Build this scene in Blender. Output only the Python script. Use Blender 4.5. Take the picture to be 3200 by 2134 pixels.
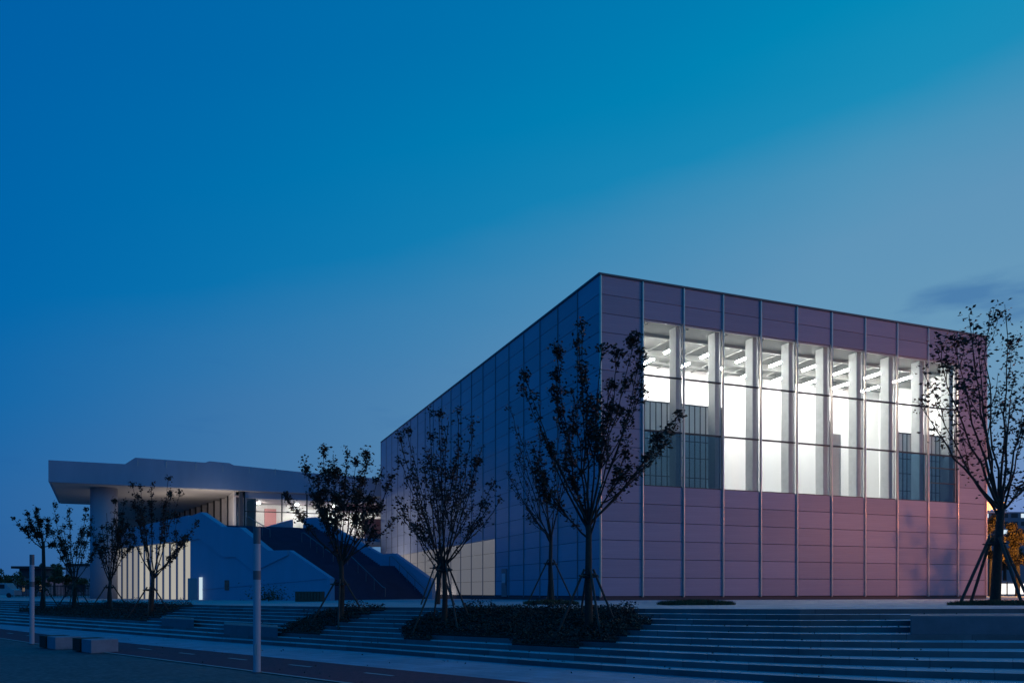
import bpy, bmesh, math, random
import numpy as np
from mathutils import Vector, Matrix
R = math.radians
scene = bpy.context.scene
C = scene.collection
for o in list(bpy.data.objects): bpy.data.objects.remove(o)

# ------------------------------------------------------------------ camera, sky, sun, exposure
F, YH = 2549.0, 1850.0                       # focal length and horizon row measured in the 3200 px photograph
cam_d = bpy.data.cameras.new('camera'); cam = bpy.data.objects.new('camera', cam_d); C.objects.link(cam)
cam.location = (0, 0, 0); cam.rotation_euler = (R(90), 0, 0)
cam_d.sensor_width = 36; cam_d.lens = 36*F/3200; cam_d.shift_y = (YH-1067)/3200
cam_d.clip_start = .1; cam_d.clip_end = 6000
scene.camera = cam
scene.view_settings.view_transform = 'Standard'; scene.view_settings.look = 'None'
scene.view_settings.exposure = 0; scene.view_settings.gamma = 1; scene.view_settings.use_curve_mapping = False
scene.render.engine = 'CYCLES'
scene.cycles.max_bounces = 8; scene.cycles.diffuse_bounces = 4; scene.cycles.transparent_max_bounces = 16
scene.cycles.sample_clamp_indirect = 4; scene.cycles.caustics_reflective = False; scene.cycles.caustics_refractive = False
scene.cycles.use_denoising = True

def lin(r, g, b):
    f = lambda c: (c/255/12.92) if c/255 <= .04045 else ((c/255+.055)/1.055)**2.4
    return (f(r), f(g), f(b), 1)

GLOW = R(70)                                  # azimuth of the last daylight, to the right of the view
world = bpy.data.worlds.new('World'); scene.world = world; world.use_nodes = True
def build_world():
    nt = world.node_tree; N = nt.nodes; L = nt.links; N.clear()
    tc = N.new('ShaderNodeTexCoord')
    nrm = N.new('ShaderNodeVectorMath'); nrm.operation = 'NORMALIZE'; L.new(tc.outputs['Generated'], nrm.inputs[0])
    dot = N.new('ShaderNodeVectorMath'); dot.operation = 'DOT_PRODUCT'; L.new(nrm.outputs[0], dot.inputs[0])
    dot.inputs[1].default_value = (math.sin(GLOW), math.cos(GLOW), 0)
    sep = N.new('ShaderNodeSeparateXYZ'); L.new(nrm.outputs[0], sep.inputs[0])
    def m(op, a, b):
        n = N.new('ShaderNodeMath'); n.operation = op
        for i, v in enumerate((a, b)):
            if isinstance(v, (int, float)): n.inputs[i].default_value = v
            else: L.new(v, n.inputs[i])
        return n.outputs[0]
    noi = N.new('ShaderNodeTexNoise'); noi.inputs['Scale'].default_value = 2.2; noi.inputs['Detail'].default_value = 5
    mp = N.new('ShaderNodeMapping'); mp.inputs['Scale'].default_value = (1, 1, 3.5); L.new(nrm.outputs[0], mp.inputs[0]); L.new(mp.outputs[0], noi.inputs[0])
    wob = m('MULTIPLY', m('SUBTRACT', noi.outputs['Fac'], .5), .075)
    s = m('ADD', m('SUBTRACT', sep.outputs['Z'], m('MULTIPLY', dot.outputs['Value'], .255)), wob)
    fac = m('ADD', m('MULTIPLY', s, .7), .25)                     # s = -.357 -> 0 ... 1.07 -> 1
    def ramp(stops):
        r = N.new('ShaderNodeValToRGB'); e = r.color_ramp.elements
        while len(e) > 1: e.remove(e[0])
        for i, (p, c) in enumerate(stops):
            p = p*.7+.25
            if i == 0: e[0].position = p; e[0].color = lin(*c)
            else: k = e.new(p); k.color = lin(*c)
        L.new(fac, r.inputs[0]); return r.outputs[0]
    back = ramp([(-.2, (10, 52, 108)), (.1, (2, 66, 130)), (.3, (0, 78, 148)), (.6, (0, 84, 156)), (1, (0, 80, 150))])
    left = ramp([(-.1, (38, 76, 140)), (.04, (42, 90, 150)), (.14, (36, 98, 160)), (.24, (14, 101, 167)), (.34, (0, 101, 170)), (.6, (0, 92, 165)), (1, (0, 80, 150))])
    right = ramp([(-.22, (116, 122, 186)), (-.12, (110, 138, 194)), (.0, (110, 153, 187)), (.12, (102, 152, 186)), (.2, (94, 149, 186)), (.28, (72, 146, 186)), (.34, (26, 141, 186)), (.42, (0, 137, 183)), (.52, (0, 126, 178)), (1, (0, 100, 165))])
    def mr(a, b):
        n = N.new('ShaderNodeMapRange'); n.inputs[1].default_value = a; n.inputs[2].default_value = b; n.interpolation_type = 'SMOOTHSTEP'
        L.new(dot.outputs['Value'], n.inputs[0]); return n.outputs[0]
    def mix(f, a, b):
        n = N.new('ShaderNodeMix'); n.data_type = 'RGBA'; L.new(f, n.inputs[0])
        for v, i in ((a, 6), (b, 7)):
            if isinstance(v, tuple): n.inputs[i].default_value = v
            else: L.new(v, n.inputs[i])
        return n.outputs[2]
    n1 = N.new('ShaderNodeMapRange'); n1.inputs[1].default_value = -.25; n1.inputs[2].default_value = .62; L.new(dot.outputs['Value'], n1.inputs[0])
    col = mix(n1.outputs[0], left, right)
    col = mix(mr(-.75, -.18), back, col)
    # a few low dark cloud shreds
    n2 = N.new('ShaderNodeTexNoise'); n2.inputs['Scale'].default_value = 8; n2.inputs['Detail'].default_value = 6
    mp2 = N.new('ShaderNodeMapping'); mp2.inputs['Scale'].default_value = (1, 1, 4.2); mp2.inputs['Location'].default_value = (4.4, 1.2, 2.2)
    L.new(nrm.outputs[0], mp2.inputs[0]); L.new(mp2.outputs[0], n2.inputs[0])
    a = N.new('ShaderNodeMapRange'); a.inputs[1].default_value = .6; a.inputs[2].default_value = .74; a.interpolation_type = 'SMOOTHSTEP'; L.new(n2.outputs['Fac'], a.inputs[0])
    b = N.new('ShaderNodeMapRange'); b.inputs[1].default_value = .34; b.inputs[2].default_value = .22; L.new(sep.outputs['Z'], b.inputs[0])
    sx = N.new('ShaderNodeSeparateXYZ'); L.new(nrm.outputs[0], sx.inputs[0])
    dx = m('DIVIDE', m('SUBTRACT', sx.outputs['X'], .50), .13); dz = m('DIVIDE', m('SUBTRACT', sx.outputs['Z'], .295), .036)
    blob = m('SUBTRACT', 1.25, m('ADD', m('MULTIPLY', dx, dx), m('MULTIPLY', dz, dz)))
    a2 = N.new('ShaderNodeMapRange'); a2.inputs[1].default_value = .6; a2.inputs[2].default_value = 1.15; a2.interpolation_type = 'SMOOTHSTEP'
    L.new(m('MULTIPLY', m('MAXIMUM', blob, 0), m('MULTIPLY', n2.outputs['Fac'], 1.75)), a2.inputs[0])
    cl = m('MAXIMUM', m('MULTIPLY', m('MULTIPLY', a.outputs[0], b.outputs[0]), .16), m('MULTIPLY', a2.outputs[0], .5))
    col = mix(cl, col, lin(28, 92, 158))
    bg = N.new('ShaderNodeBackground'); bg.inputs['Strength'].default_value = 1.0; L.new(col, bg.inputs[0])
    out = N.new('ShaderNodeOutputWorld'); L.new(bg.outputs[0], out.inputs[0])
build_world()

sun_d = bpy.data.lights.new('sun', 'SUN'); sun = bpy.data.objects.new('sun', sun_d); C.objects.link(sun)
sun_d.energy = .10; sun_d.angle = R(8); sun_d.color = (1, .46, .48)
_sd = Vector((.985, -.17, .15))                # towards the afterglow
sun.rotation_euler = _sd.to_track_quat('Z', 'Y').to_euler()

# ------------------------------------------------------------------ helpers
random.seed(7); rng = np.random.default_rng(7)
RISE = .14
def zT(X): return -.48+.0102*max(-27., min(0., X-7))      # the terrace falls gently to the left
def zG(X): return zT(X)-10*RISE                          # the street, ten risers lower
def hit(x, y, k=0):
    """world point under photo pixel (x, y) on the surface k risers below the terrace"""
    kap = (x-1600)/F; d = 30.
    for _ in range(80):
        X = kap*d; z = zT(X)-k*RISE; d = .5*d+.5*(-z*F/(y-YH))
    return Vector((kap*d, d, z))
def at(x, y, D): return Vector(((x-1600)/F*D, D, (YH-y)/F*D))

MATS = {}
def mat(name, col, rough=.6, metal=0, var=.0, scale=3., bump=0., bscale=40., emit=None, spec=.5, col2=None, rnd=0., aniso=None):
    if name in MATS: return MATS[name]
    m = bpy.data.materials.new(name); m.use_nodes = True; MATS[name] = m
    nt = m.node_tree; N = nt.nodes; L = nt.links; p = N['Principled BSDF']
    p.inputs['Base Color'].default_value = (*col, 1); p.inputs['Roughness'].default_value = rough; p.inputs['Metallic'].default_value = metal
    p.inputs['Specular IOR Level'].default_value = spec
    tc = N.new('ShaderNodeTexCoord'); src = tc.outputs['Object']
    if aniso:
        mp = N.new('ShaderNodeMapping'); mp.inputs['Scale'].default_value = aniso; L.new(src, mp.inputs[0]); src = mp.outputs[0]
    cur = None
    if var or col2:
        n = N.new('ShaderNodeTexNoise'); n.inputs['Scale'].default_value = scale; n.inputs['Detail'].default_value = 6; n.inputs['Roughness'].default_value = .65; L.new(src, n.inputs[0])
        mr = N.new('ShaderNodeMapRange'); mr.inputs[1].default_value = .3; mr.inputs[2].default_value = .7; L.new(n.outputs['Fac'], mr.inputs[0])
        mx = N.new('ShaderNodeMix'); mx.data_type = 'RGBA'; L.new(mr.outputs[0], mx.inputs[0])
        c2 = col2 or tuple(c*(1+var) for c in col); c1 = col if col2 else tuple(c*(1-var) for c in col)
        mx.inputs[6].default_value = (*c1, 1); mx.inputs[7].default_value = (*c2, 1); cur = mx.outputs[2]
    if rnd:
        oi = N.new('ShaderNodeObjectInfo'); mr = N.new('ShaderNodeMapRange'); mr.inputs[3].default_value = 1-rnd; mr.inputs[4].default_value = 1+rnd; L.new(oi.outputs['Random'], mr.inputs[0])
        mm = N.new('ShaderNodeMix'); mm.data_type = 'RGBA'; mm.blend_type = 'MULTIPLY'; mm.inputs[0].default_value = 1
        if cur: L.new(cur, mm.inputs[6])
        else: mm.inputs[6].default_value = (*col, 1)
        cc = N.new('ShaderNodeCombineColor'); [L.new(mr.outputs[0], cc.inputs[i]) for i in range(3)]
        L.new(cc.outputs[0], mm.inputs[7]); cur = mm.outputs[2]
    if cur: L.new(cur, p.inputs['Base Color'])
    if bump:
        n = N.new('ShaderNodeTexNoise'); n.inputs['Scale'].default_value = bscale; n.inputs['Detail'].default_value = 4; L.new(src, n.inputs[0])
        b = N.new('ShaderNodeBump'); b.inputs['Strength'].default_value = bump; b.inputs['Distance'].default_value = .02; L.new(n.outputs['Fac'], b.inputs['Height']); L.new(b.outputs[0], p.inputs['Normal'])
    if emit:
        p.inputs['Emission Color'].default_value = (*emit[0], 1); p.inputs['Emission Strength'].default_value = emit[1]
    return m

def emis(name, col, strength):
    return mat(name, (.2, .2, .2), emit=(col, strength))

def glass(name, tint=(1, 1, 1), refl=.06):
    if name in MATS: return MATS[name]
    m = bpy.data.materials.new(name); m.use_nodes = True; MATS[name] = m
    nt = m.node_tree; N = nt.nodes; L = nt.links; N.clear()
    t = N.new('ShaderNodeBsdfTransparent'); t.inputs[0].default_value = (*tint, 1)
    g = N.new('ShaderNodeBsdfGlossy'); g.inputs['Roughness'].default_value = .02; g.inputs[0].default_value = (.9, .95, 1, 1)
    lw = N.new('ShaderNodeLayerWeight'); lw.inputs['Blend'].default_value = .5
    pw5 = N.new('ShaderNodeMath'); pw5.operation = 'POWER'; pw5.inputs[1].default_value = 5; L.new(lw.outputs['Facing'], pw5.inputs[0])
    mm = N.new('ShaderNodeMath'); mm.operation = 'MULTIPLY_ADD'; mm.inputs[1].default_value = .9; mm.inputs[2].default_value = refl*.6; L.new(pw5.outputs[0], mm.inputs[0])
    mx = N.new('ShaderNodeMixShader'); L.new(mm.outputs[0], mx.inputs[0]); L.new(t.outputs[0], mx.inputs[1]); L.new(g.outputs[0], mx.inputs[2])
    o = N.new('ShaderNodeOutputMaterial'); L.new(mx.outputs[0], o.inputs[0])
    return m

def stone_mat(name, col, uvscale=(.8, 1.), var=.16, mortar=.45, rough=.75, bw=1.5, bh=.75):
    """stone paving: brick pattern on UV in metres"""
    m = bpy.data.materials.new(name); m.use_nodes = True; MATS[name] = m
    nt = m.node_tree; N = nt.nodes; L = nt.links; p = N['Principled BSDF']; p.inputs['Roughness'].default_value = rough
    uv = N.new('ShaderNodeTexCoord')
    br = N.new('ShaderNodeTexBrick'); br.inputs['Scale'].default_value = 1; br.inputs['Mortar Size'].default_value = .012
    br.inputs['Brick Width'].default_value = bw; br.inputs['Row Height'].default_value = bh; br.inputs['Bias'].default_value = 0
    br.inputs['Color1'].default_value = (*[c*(1-var) for c in col], 1); br.inputs['Color2'].default_value = (*[c*(1+var) for c in col], 1)
    br.inputs['Mortar'].default_value = (*[c*mortar for c in col], 1); L.new(uv.outputs['UV'], br.inputs[0])
    n = N.new('ShaderNodeTexNoise'); n.inputs['Scale'].default_value = .9; n.inputs['Detail'].default_value = 8; n.inputs['Roughness'].default_value = .7; L.new(uv.outputs['Object'], n.inputs[0])
    mr = N.new('ShaderNodeMapRange'); mr.inputs[1].default_value = .25; mr.inputs[2].default_value = .75; mr.inputs[3].default_value = .7; mr.inputs[4].default_value = 1.25; L.new(n.outputs['Fac'], mr.inputs[0])
    cc = N.new('ShaderNodeCombineColor'); [L.new(mr.outputs[0], cc.inputs[i]) for i in range(3)]
    mm = N.new('ShaderNodeMix'); mm.data_type = 'RGBA'; mm.blend_type = 'MULTIPLY'; mm.inputs[0].default_value = 1; L.new(br.outputs[0], mm.inputs[6]); L.new(cc.outputs[0], mm.inputs[7])
    L.new(mm.outputs[2], p.inputs['Base Color'])
    n2 = N.new('ShaderNodeTexNoise'); n2.inputs['Scale'].default_value = 45; L.new(uv.outputs['Object'], n2.inputs[0])
    b = N.new('ShaderNodeBump'); b.inputs['Strength'].default_value = .25; b.inputs['Distance'].default_value = .01; L.new(n2.outputs['Fac'], b.inputs['Height']); L.new(b.outputs[0], p.inputs['Normal'])
    return m

def mesh_obj(name, verts, faces, m, parent=None, smooth=False, uvs=None):
    me = bpy.data.meshes.new(name); me.from_pydata([tuple(v) for v in verts], [], faces); me.update()
    if smooth: me.polygons.foreach_set('use_smooth', [True]*len(me.polygons))
    if uvs is not None:
        ul = me.uv_layers.new(name='UVMap')
        for li, l in enumerate(me.loops): ul.data[li].uv = uvs[l.vertex_index]
    if m: me.materials.append(m)
    o = bpy.data.objects.new(name, me); C.objects.link(o)
    if parent: o.parent = parent
    return o
def tag(o, label, cat, group=None, kind=None):
    if label: o['label'] = label
    if cat: o['category'] = cat
    if group: o['group'] = group
    if kind: o['kind'] = kind
    return o
def thing(name, label, cat, loc=(0, 0, 0), group=None):
    o = bpy.data.objects.new(name, None); C.objects.link(o); o.location = loc; o.empty_display_size = .3
    bpy.context.view_layer.update()
    return tag(o, label, cat, group)

class MB:
    """collects boxes, prisms and tubes; build() links one mesh object (verts given in world space)"""
    def __init__(s): s.v = []; s.f = []
    def box(s, o, a, b, c):
        """box with corner o and edge vectors a, b, c"""
        o, a, b, c = map(Vector, (o, a, b, c)); n = len(s.v)
        if a.cross(b).dot(c) < 0: a, b = b, a
        s.v += [o, o+a, o+a+b, o+b, o+c, o+a+c, o+a+b+c, o+b+c]
        s.f += [[n+i for i in q] for q in ((3, 2, 1, 0), (4, 5, 6, 7), (0, 1, 5, 4), (1, 2, 6, 5), (2, 3, 7, 6), (3, 0, 4, 7))]
        return s
    def prism(s, pts, e):
        """polygon extruded by vector e"""
        n = len(s.v); k = len(pts); e = Vector(e); pts = [Vector(p) for p in pts]
        s.v += pts+[p+e for p in pts]
        s.f += [[n+i for i in range(k)][::-1], [n+k+i for i in range(k)]]+[[n+i, n+(i+1) % k, n+k+(i+1) % k, n+k+i] for i in range(k)]
        return s
    def tube(s, pts, rad, sides=6, cap=True):
        pts = [Vector(p) for p in pts]; n0 = len(s.v); k = len(pts)
        rad = rad if isinstance(rad, (list, tuple)) else [rad]*k
        ref = Vector((.3, .9, .1)).normalized()
        for i, p in enumerate(pts):
            t = (pts[min(i+1, k-1)]-pts[max(i-1, 0)]).normalized()
            u = t.cross(ref)
            if u.length < .1: u = t.cross(Vector((1, 0, 0)))
            u.normalize(); w = t.cross(u)
            for j in range(sides):
                an = 2*math.pi*j/sides; s.v.append(p+(u*math.cos(an)+w*math.sin(an))*rad[i])
        for i in range(k-1):
            for j in range(sides):
                a = n0+i*sides+j; b = n0+i*sides+(j+1) % sides; s.f.append([a, b, b+sides, a+sides])
        if cap: s.f.append([n0+j for j in range(sides)][::-1]); s.f.append([n0+(k-1)*sides+j for j in range(sides)])
        return s
    def build(s, name, m, parent=None, smooth=False, bevel=0):
        org = parent_world(parent)
        me = bpy.data.meshes.new(name); me.from_pydata([tuple(v-org) for v in s.v], [], s.f); me.update()
        if bevel:
            bm = bmesh.new(); bm.from_mesh(me); bmesh.ops.recalc_face_normals(bm, faces=bm.faces)
            bmesh.ops.bevel(bm, geom=list(bm.edges), offset=bevel, segments=2, affect='EDGES', profile=.6); bm.to_mesh(me); bm.free()
        else:
            bm = bmesh.new(); bm.from_mesh(me); bmesh.ops.recalc_face_normals(bm, faces=bm.faces); bm.to_mesh(me); bm.free()
        if smooth: me.polygons.foreach_set('use_smooth', [True]*len(me.polygons))
        if m: me.materials.append(m)
        o = bpy.data.objects.new(name, me); C.objects.link(o)
        if parent: o.parent = parent
        return o
def parent_world(p):
    v = Vector((0, 0, 0))
    while p: v = v+p.location; p = p.parent
    return v
def inst(name, me, m4, parent):
    """object sharing mesh data; m4 is its world matrix"""
    o = bpy.data.objects.new(name, me); C.objects.link(o); o.parent = parent
    o.matrix_local = Matrix.Translation(-parent_world(parent)) @ m4
    return o

# ------------------------------------------------------------------ materials
M_brick = stone_mat('street_brick', (.10, .10, .105), bw=.24, bh=.12, var=.3, mortar=.5)
M_pave = stone_mat('pale_pavement', (.31, .34, .43), bw=.9, bh=.45, var=.10, mortar=.6)
M_terr = stone_mat('terrace_stone', (.47, .46, .46), bw=1.2, bh=.6, var=.10, mortar=.6)
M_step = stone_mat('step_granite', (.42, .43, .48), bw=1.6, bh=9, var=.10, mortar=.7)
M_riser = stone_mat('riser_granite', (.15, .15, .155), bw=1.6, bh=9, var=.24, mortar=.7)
M_path = mat('red_asphalt', (.16, .035, .055), .9, var=.3, scale=6, bump=.3, bscale=120)
M_line = mat('road_paint', (.38, .38, .39), .7, var=.25, scale=5)
M_soil = mat('bed_soil', (.03, .024, .018), .95, var=.4, scale=8, bump=.6, bscale=14)
M_bark = mat('bark', (.045, .034, .026), .9, var=.35, scale=9, bump=.5, bscale=30)
M_leaf = mat('leaf_dark', (.036, .030, .018), .7, var=.5, scale=1.1, col2=(.065, .036, .022))
M_leafg = mat('leaf_green', (.055, .080, .035), .7, var=.4, scale=1.5)
M_leafo = mat('leaf_street_tree', (.10, .065, .02), .7, var=.4, scale=.7)
M_shrub = mat('shrub_leaf', (.030, .042, .024), .75, col2=(.06, .036, .034), scale=1.4)
M_stake = mat('stake_wood', (.07, .06, .05), .85, var=.3, scale=7)
M_band = mat('tie_band', (.02, .02, .022), .8)
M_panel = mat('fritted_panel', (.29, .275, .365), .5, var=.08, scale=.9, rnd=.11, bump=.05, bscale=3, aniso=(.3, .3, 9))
M_panels = mat('side_panel_skylight_tint', (.30, .36, .47), .45, var=.08, scale=.9, rnd=.11, bump=.05, bscale=3, aniso=(.3, .3, 9))  # same cladding as the front; brighter blue dusk light put into its colour
M_core = mat('joint_shadow_backing', (.035, .035, .045), .8)
M_fin = mat('aluminium_fin', (.95, .78, .62), .32, metal=.45, var=.06, scale=2)
M_mull = mat('side_mullion', (.25, .26, .28), .4, metal=.3)
M_trans = mat('dark_transom', (.03, .03, .035), .45)
M_frame = mat('light_window_frame', (.45, .46, .47), .4)
M_glass = glass('gallery_glass', (.97, .985, .98))
M_glassd = glass('tinted_glass', (.42, .57, .68), .10)
M_glasl = glass('lobby_glass', (.93, .95, .95), .06)
M_white = mat('gallery_white', (.82, .82, .81), .8, var=.02, scale=1)
M_ceil = mat('gallery_ceiling', (.23, .23, .22), .85, var=.04, scale=1)
M_beam = mat('gallery_beam', (.30, .30, .29), .8)
M_col = mat('concrete_column', (.50, .51, .50), .8, var=.08, scale=2.5, bump=.1)
def translucent(name, col, mixf):
    m = bpy.data.materials.new(name); m.use_nodes = True; MATS[name] = m; N = m.node_tree.nodes; L = m.node_tree.links; N.clear()
    d = N.new('ShaderNodeBsdfDiffuse'); t = N.new('ShaderNodeBsdfTranslucent'); mx = N.new('ShaderNodeMixShader'); o = N.new('ShaderNodeOutputMaterial')
    no = N.new('ShaderNodeTexNoise'); no.inputs['Scale'].default_value = 2; mr = N.new('ShaderNodeMapRange'); mr.inputs[3].default_value = mixf-.12; mr.inputs[4].default_value = mixf+.12
    L.new(no.outputs['Fac'], mr.inputs[0]); L.new(mr.outputs[0], mx.inputs[0])
    d.inputs[0].default_value = t.inputs[0].default_value = (*col, 1); L.new(d.outputs[0], mx.inputs[1]); L.new(t.outputs[0], mx.inputs[2]); L.new(mx.outputs[0], o.inputs[0]); return m
M_scr = translucent('screen_fabric', (.62, .66, .68), .45)
M_scrd = mat('screen_rib', (.09, .10, .115), .6)
M_tube = emis('fluorescent_tube', (1, .98, .94), 190)
M_plaster = mat('blue_grey_plaster', (.34, .42, .55), .8, var=.06, scale=.5, aniso=(1, 1, .35), bump=.08, bscale=20)
M_fascia = mat('fascia_panel', (.29, .36, .48), .6, var=.1, scale=.3, aniso=(1, 1, .3))
M_soffit = mat('soffit_board', (.45, .43, .41), .8, var=.05, scale=.3)
M_slat = mat('portal_fin', (.62, .58, .56), .75, var=.05, scale=.8)
M_dark = mat('dark_steel', (.025, .027, .032), .5)
M_stair = mat('stair_stone', (.06, .075, .13), .85, var=.12, scale=1)
M_rail = mat('steel_rail', (.22, .22, .23), .4, metal=.6)
M_pole = mat('pole_white', (.44, .46, .54), .45, var=.06, scale=2)
M_poled = mat('pole_band', (.14, .15, .17), .5)
M_conc = mat('bench_concrete', (.25, .27, .33), .75, var=.14, scale=3, bump=.15, bscale=50)
M_wood = mat('bench_wood', (.05, .025, .015), .7, var=.4, scale=4, aniso=(1, 1, 8))

# ------------------------------------------------------------------ ground, terrace, steps
XK = [-1500, -400, -120, -60, -40, -30, -20, -15, -10, -5, 0, 3, 7, 12, 20, 60, 300, 1500]
YK = [-400, -40, 0, 10, 20, 30, 45, 70, 120, 300, 900, 4000]
v = [(x, y, zG(x)) for y in YK for x in XK]; nx = len(XK)
f = [[j*nx+i, j*nx+i+1, (j+1)*nx+i+1, (j+1)*nx+i] for j in range(len(YK)-1) for i in range(nx-1)]
c45 = math.sqrt(.5)
def uv45(p): return ((p[0]-p[1])*c45, (p[0]+p[1])*c45)
tag(mesh_obj('street_ground', v, f, M_brick, uvs=[uv45(p) for p in v]), 'dark brick paved ground in front of the steps', 'ground', kind='structure')

def strip(name, s0, s1, dz, m, label, cat, t0=-150, t1=20, n=200):
    """sheet between the diagonals x+y = s0 and x+y = s1"""
    v = []; f = []
    for i in range(n+1):
        t = t0+(t1-t0)*i/n
        for s in (s0, s1):
            x = s/2+t*c45; y = s/2-t*c45; v.append((x, y, zG(x)+dz))
        if i: f.append([2*i-2, 2*i, 2*i+1, 2*i-1])
    return tag(mesh_obj(name, v, f, m, uvs=[uv45(p) for p in v]), label, cat, kind='structure')
strip('pavement', 17.9, 31, .010, M_pave, 'pale stone pavement between the red path and the steps', 'pavement', t1=45)
strip('cycle_path', 14.2, 17.9, .015, M_path, 'dark red asphalt cycle path beside the pavement', 'path', t1=45)
strip('path_edge_line', 14.12, 14.27, .021, M_line, 'thin white line along the near edge of the red path', 'road marking', t1=45)
lm = bpy.data.collections
for i, t in enumerate(np.arange(-31.2-3.62*12, 14, 3.62)):
    x0 = 16.42/2+t*c45; m = MB()
    v = []
    for tt in (t, t+1.15):
        for s in (16.34, 16.5): x = s/2+tt*c45; v.append((x, s/2-tt*c45, zG(x)+.021))
    o = mesh_obj('path_dash', v, [[0, 2, 3, 1]], M_line); o['kind'] = 'structure'

COLS = [0, 150, 300, 450, 560, 690, 800, 900, 1000, 1100, 1250, 1400, 1550, 1700, 1850, 2000, 2100, 2300, 2500, 2700, 2830, 3000, 3200]
_yt = ([0, 690, 1100, 2100, 2500, 3100, 3200], [1875, 1890, 1895.5, 1901, 1902.4, 1900.7, 1900.5])
_yb = ([0, 690, 1100, 1700, 2100, 2500, 2830, 3200], [1943, 1994.5, 2021, 2065.6, 2091, 2113, 2130, 2145])
yT = lambda x: float(np.interp(x, *_yt)); yB = lambda x: float(np.interp(x, *_yb))
Tc = [hit(x, yT(x), 0) for x in COLS]; Bc = [hit(x, yB(x), 9) for x in COLS]
Tc = [Vector((-160, 170, 0)), Vector((-95, 115, 0))]+Tc+[Vector((22, 25.4, 0)), Vector((45, 30, 0))]
Bc = [Vector((-118, 139.5, 0)), Vector((-70, 91.5, 0))]+Bc+[Vector((15, 12.4, 0)), Vector((34, 4, 0))]
def edge(n):
    out = []
    for a, b in zip(Tc, Bc):
        p = a.lerp(b, n/9); p.z = zT(p.x)-n*RISE; out.append(p)
    return out
EDGE = [edge(n) for n in range(10)]
def on_step(x, n):
    """point at photo column x on the (fractional) step edge n"""
    p = hit(x, yT(x), 0).lerp(hit(x, yB(x), 9), n/9); p.z = zT(p.x)-n*RISE; return p
# terrace sheet
v = []; f = []
TX = [Vector((-1500, 900, 0))]+Tc+[Vector((300, 60, 0)), Vector((1500, 200, 0))]
ys = [0, 4, 12, 30, 70, 200, 900]
for i, p in enumerate(TX):
    for j, dy in enumerate(ys): v.append((p.x, p.y+dy, zT(p.x)))
    if i:
        for j in range(len(ys)-1): a = (i-1)*len(ys)+j; f.append([a, a+len(ys), a+len(ys)+1, a+1])
k = len(v)
for i, p in enumerate(TX): v.append((p.x, p.y, zT(p.x)-.5))
for i in range(1, len(TX)): f.append([k+i-1, k+i, i*len(ys), (i-1)*len(ys)])
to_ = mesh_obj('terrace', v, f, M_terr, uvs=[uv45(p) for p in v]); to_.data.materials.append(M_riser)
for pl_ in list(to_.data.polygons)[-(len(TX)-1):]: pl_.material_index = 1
tag(to_, 'pale stone terrace in front of the museum', 'terrace', kind='structure')
# granite steps
stairs = thing('terrace_steps', 'long flight of pale granite steps up to the terrace', 'steps'); stairs['kind'] = 'structure'
for n in range(1, 10):
    v = []; f = []; uv = []; run = 0
    bk, fr = EDGE[n-1], EDGE[n]
    for i in range(len(fr)):
        if i: run += (fr[i]-fr[i-1]).length
        w = (fr[i]-bk[i]).length
        b = bk[i]+(bk[i]-fr[i])*.1; q = fr[i]; z = zT(q.x)-n*RISE
        v += [(b.x, b.y, zT(b.x)-n*RISE), (q.x, q.y, z), (q.x, q.y, z), (q.x, q.y, z-.26)]
        uv += [(run+n*.37, n*9+.5), (run+n*.37, n*9+1), (run+n*.37, n*9+1), (run+n*.37, n*9+1.3)]
        if i:
            a = 4*(i-1); f += [[a, a+1, a+5, a+4], [a+2, a+3, a+7, a+6]]
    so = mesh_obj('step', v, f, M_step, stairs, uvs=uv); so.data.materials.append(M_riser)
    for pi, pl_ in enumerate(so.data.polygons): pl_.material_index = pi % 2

# ------------------------------------------------------------------ main museum block
TH = .3798; fd = Vector((math.cos(TH), math.sin(TH), 0)); sd = Vector((-math.sin(TH), math.cos(TH), 0)); UP = Vector((0, 0, 1))
C0 = Vector((5.33, 49.65, -.46)); RH = 1.15; PL = .22; BAY = 3.0
museum = thing('museum', 'large box-shaped museum hall clad in pale panels with a lit upper gallery window', 'building', C0)
def q(s, d, z): return C0+fd*s+sd*d+UP*z
H = PL+17*RH
zW0, zW1 = PL+6*RH, PL+15*RH
# backing walls (thin core behind the panels, open where the window is)
b = MB(); t = .25
b.box(q(.03, .06, -.4), fd*32.94, sd*t, UP*(zW0+.4))
b.box(q(.03, .06, zW1), fd*32.94, sd*t, UP*(H-zW1-.02))
b.box(q(.03, .06, zW0+.001), fd*2.94, sd*t, UP*(zW1-zW0-.002))
b.box(q(30.03, .06, zW0+.001), fd*2.94, sd*t, UP*(zW1-zW0-.002))
b.box(q(.06, .32, -.6), fd*t, sd*59.6, UP*(H+.58))
b.box(q(32.7, .32, -.6), fd*t, sd*59.6, UP*(H+.58))
b.box(q(.4, 59.7, -.6), fd*32.2, sd*t, UP*(H+.58))
b.build('wall', M_core, museum)
MB().box(q(.1, .1, H-.02), fd*32.8, sd*59.8, UP*.10).build('roof', M_core, museum)
cop = MB(); cop.box(q(-.08, -.08, H), fd*33.16, sd*.3, UP*.12); cop.box(q(-.08, .225, H), fd*.3, sd*59.8, UP*.12); cop.build('coping', mat('coping_metal', (.10, .10, .12), .4, metal=.4), museum)
plm = mat('plinth_dark', (.05, .05, .06), .7, var=.1)
pm = MB(); pm.box(q(.0, .0, -.4), fd*33, sd*.05, UP*(.4+PL-.03)); pm.box(q(.0, .055, -.6), fd*.05, sd*59.8, UP*(.6+PL-.03)); pm.build('plinth', plm, museum)
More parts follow.
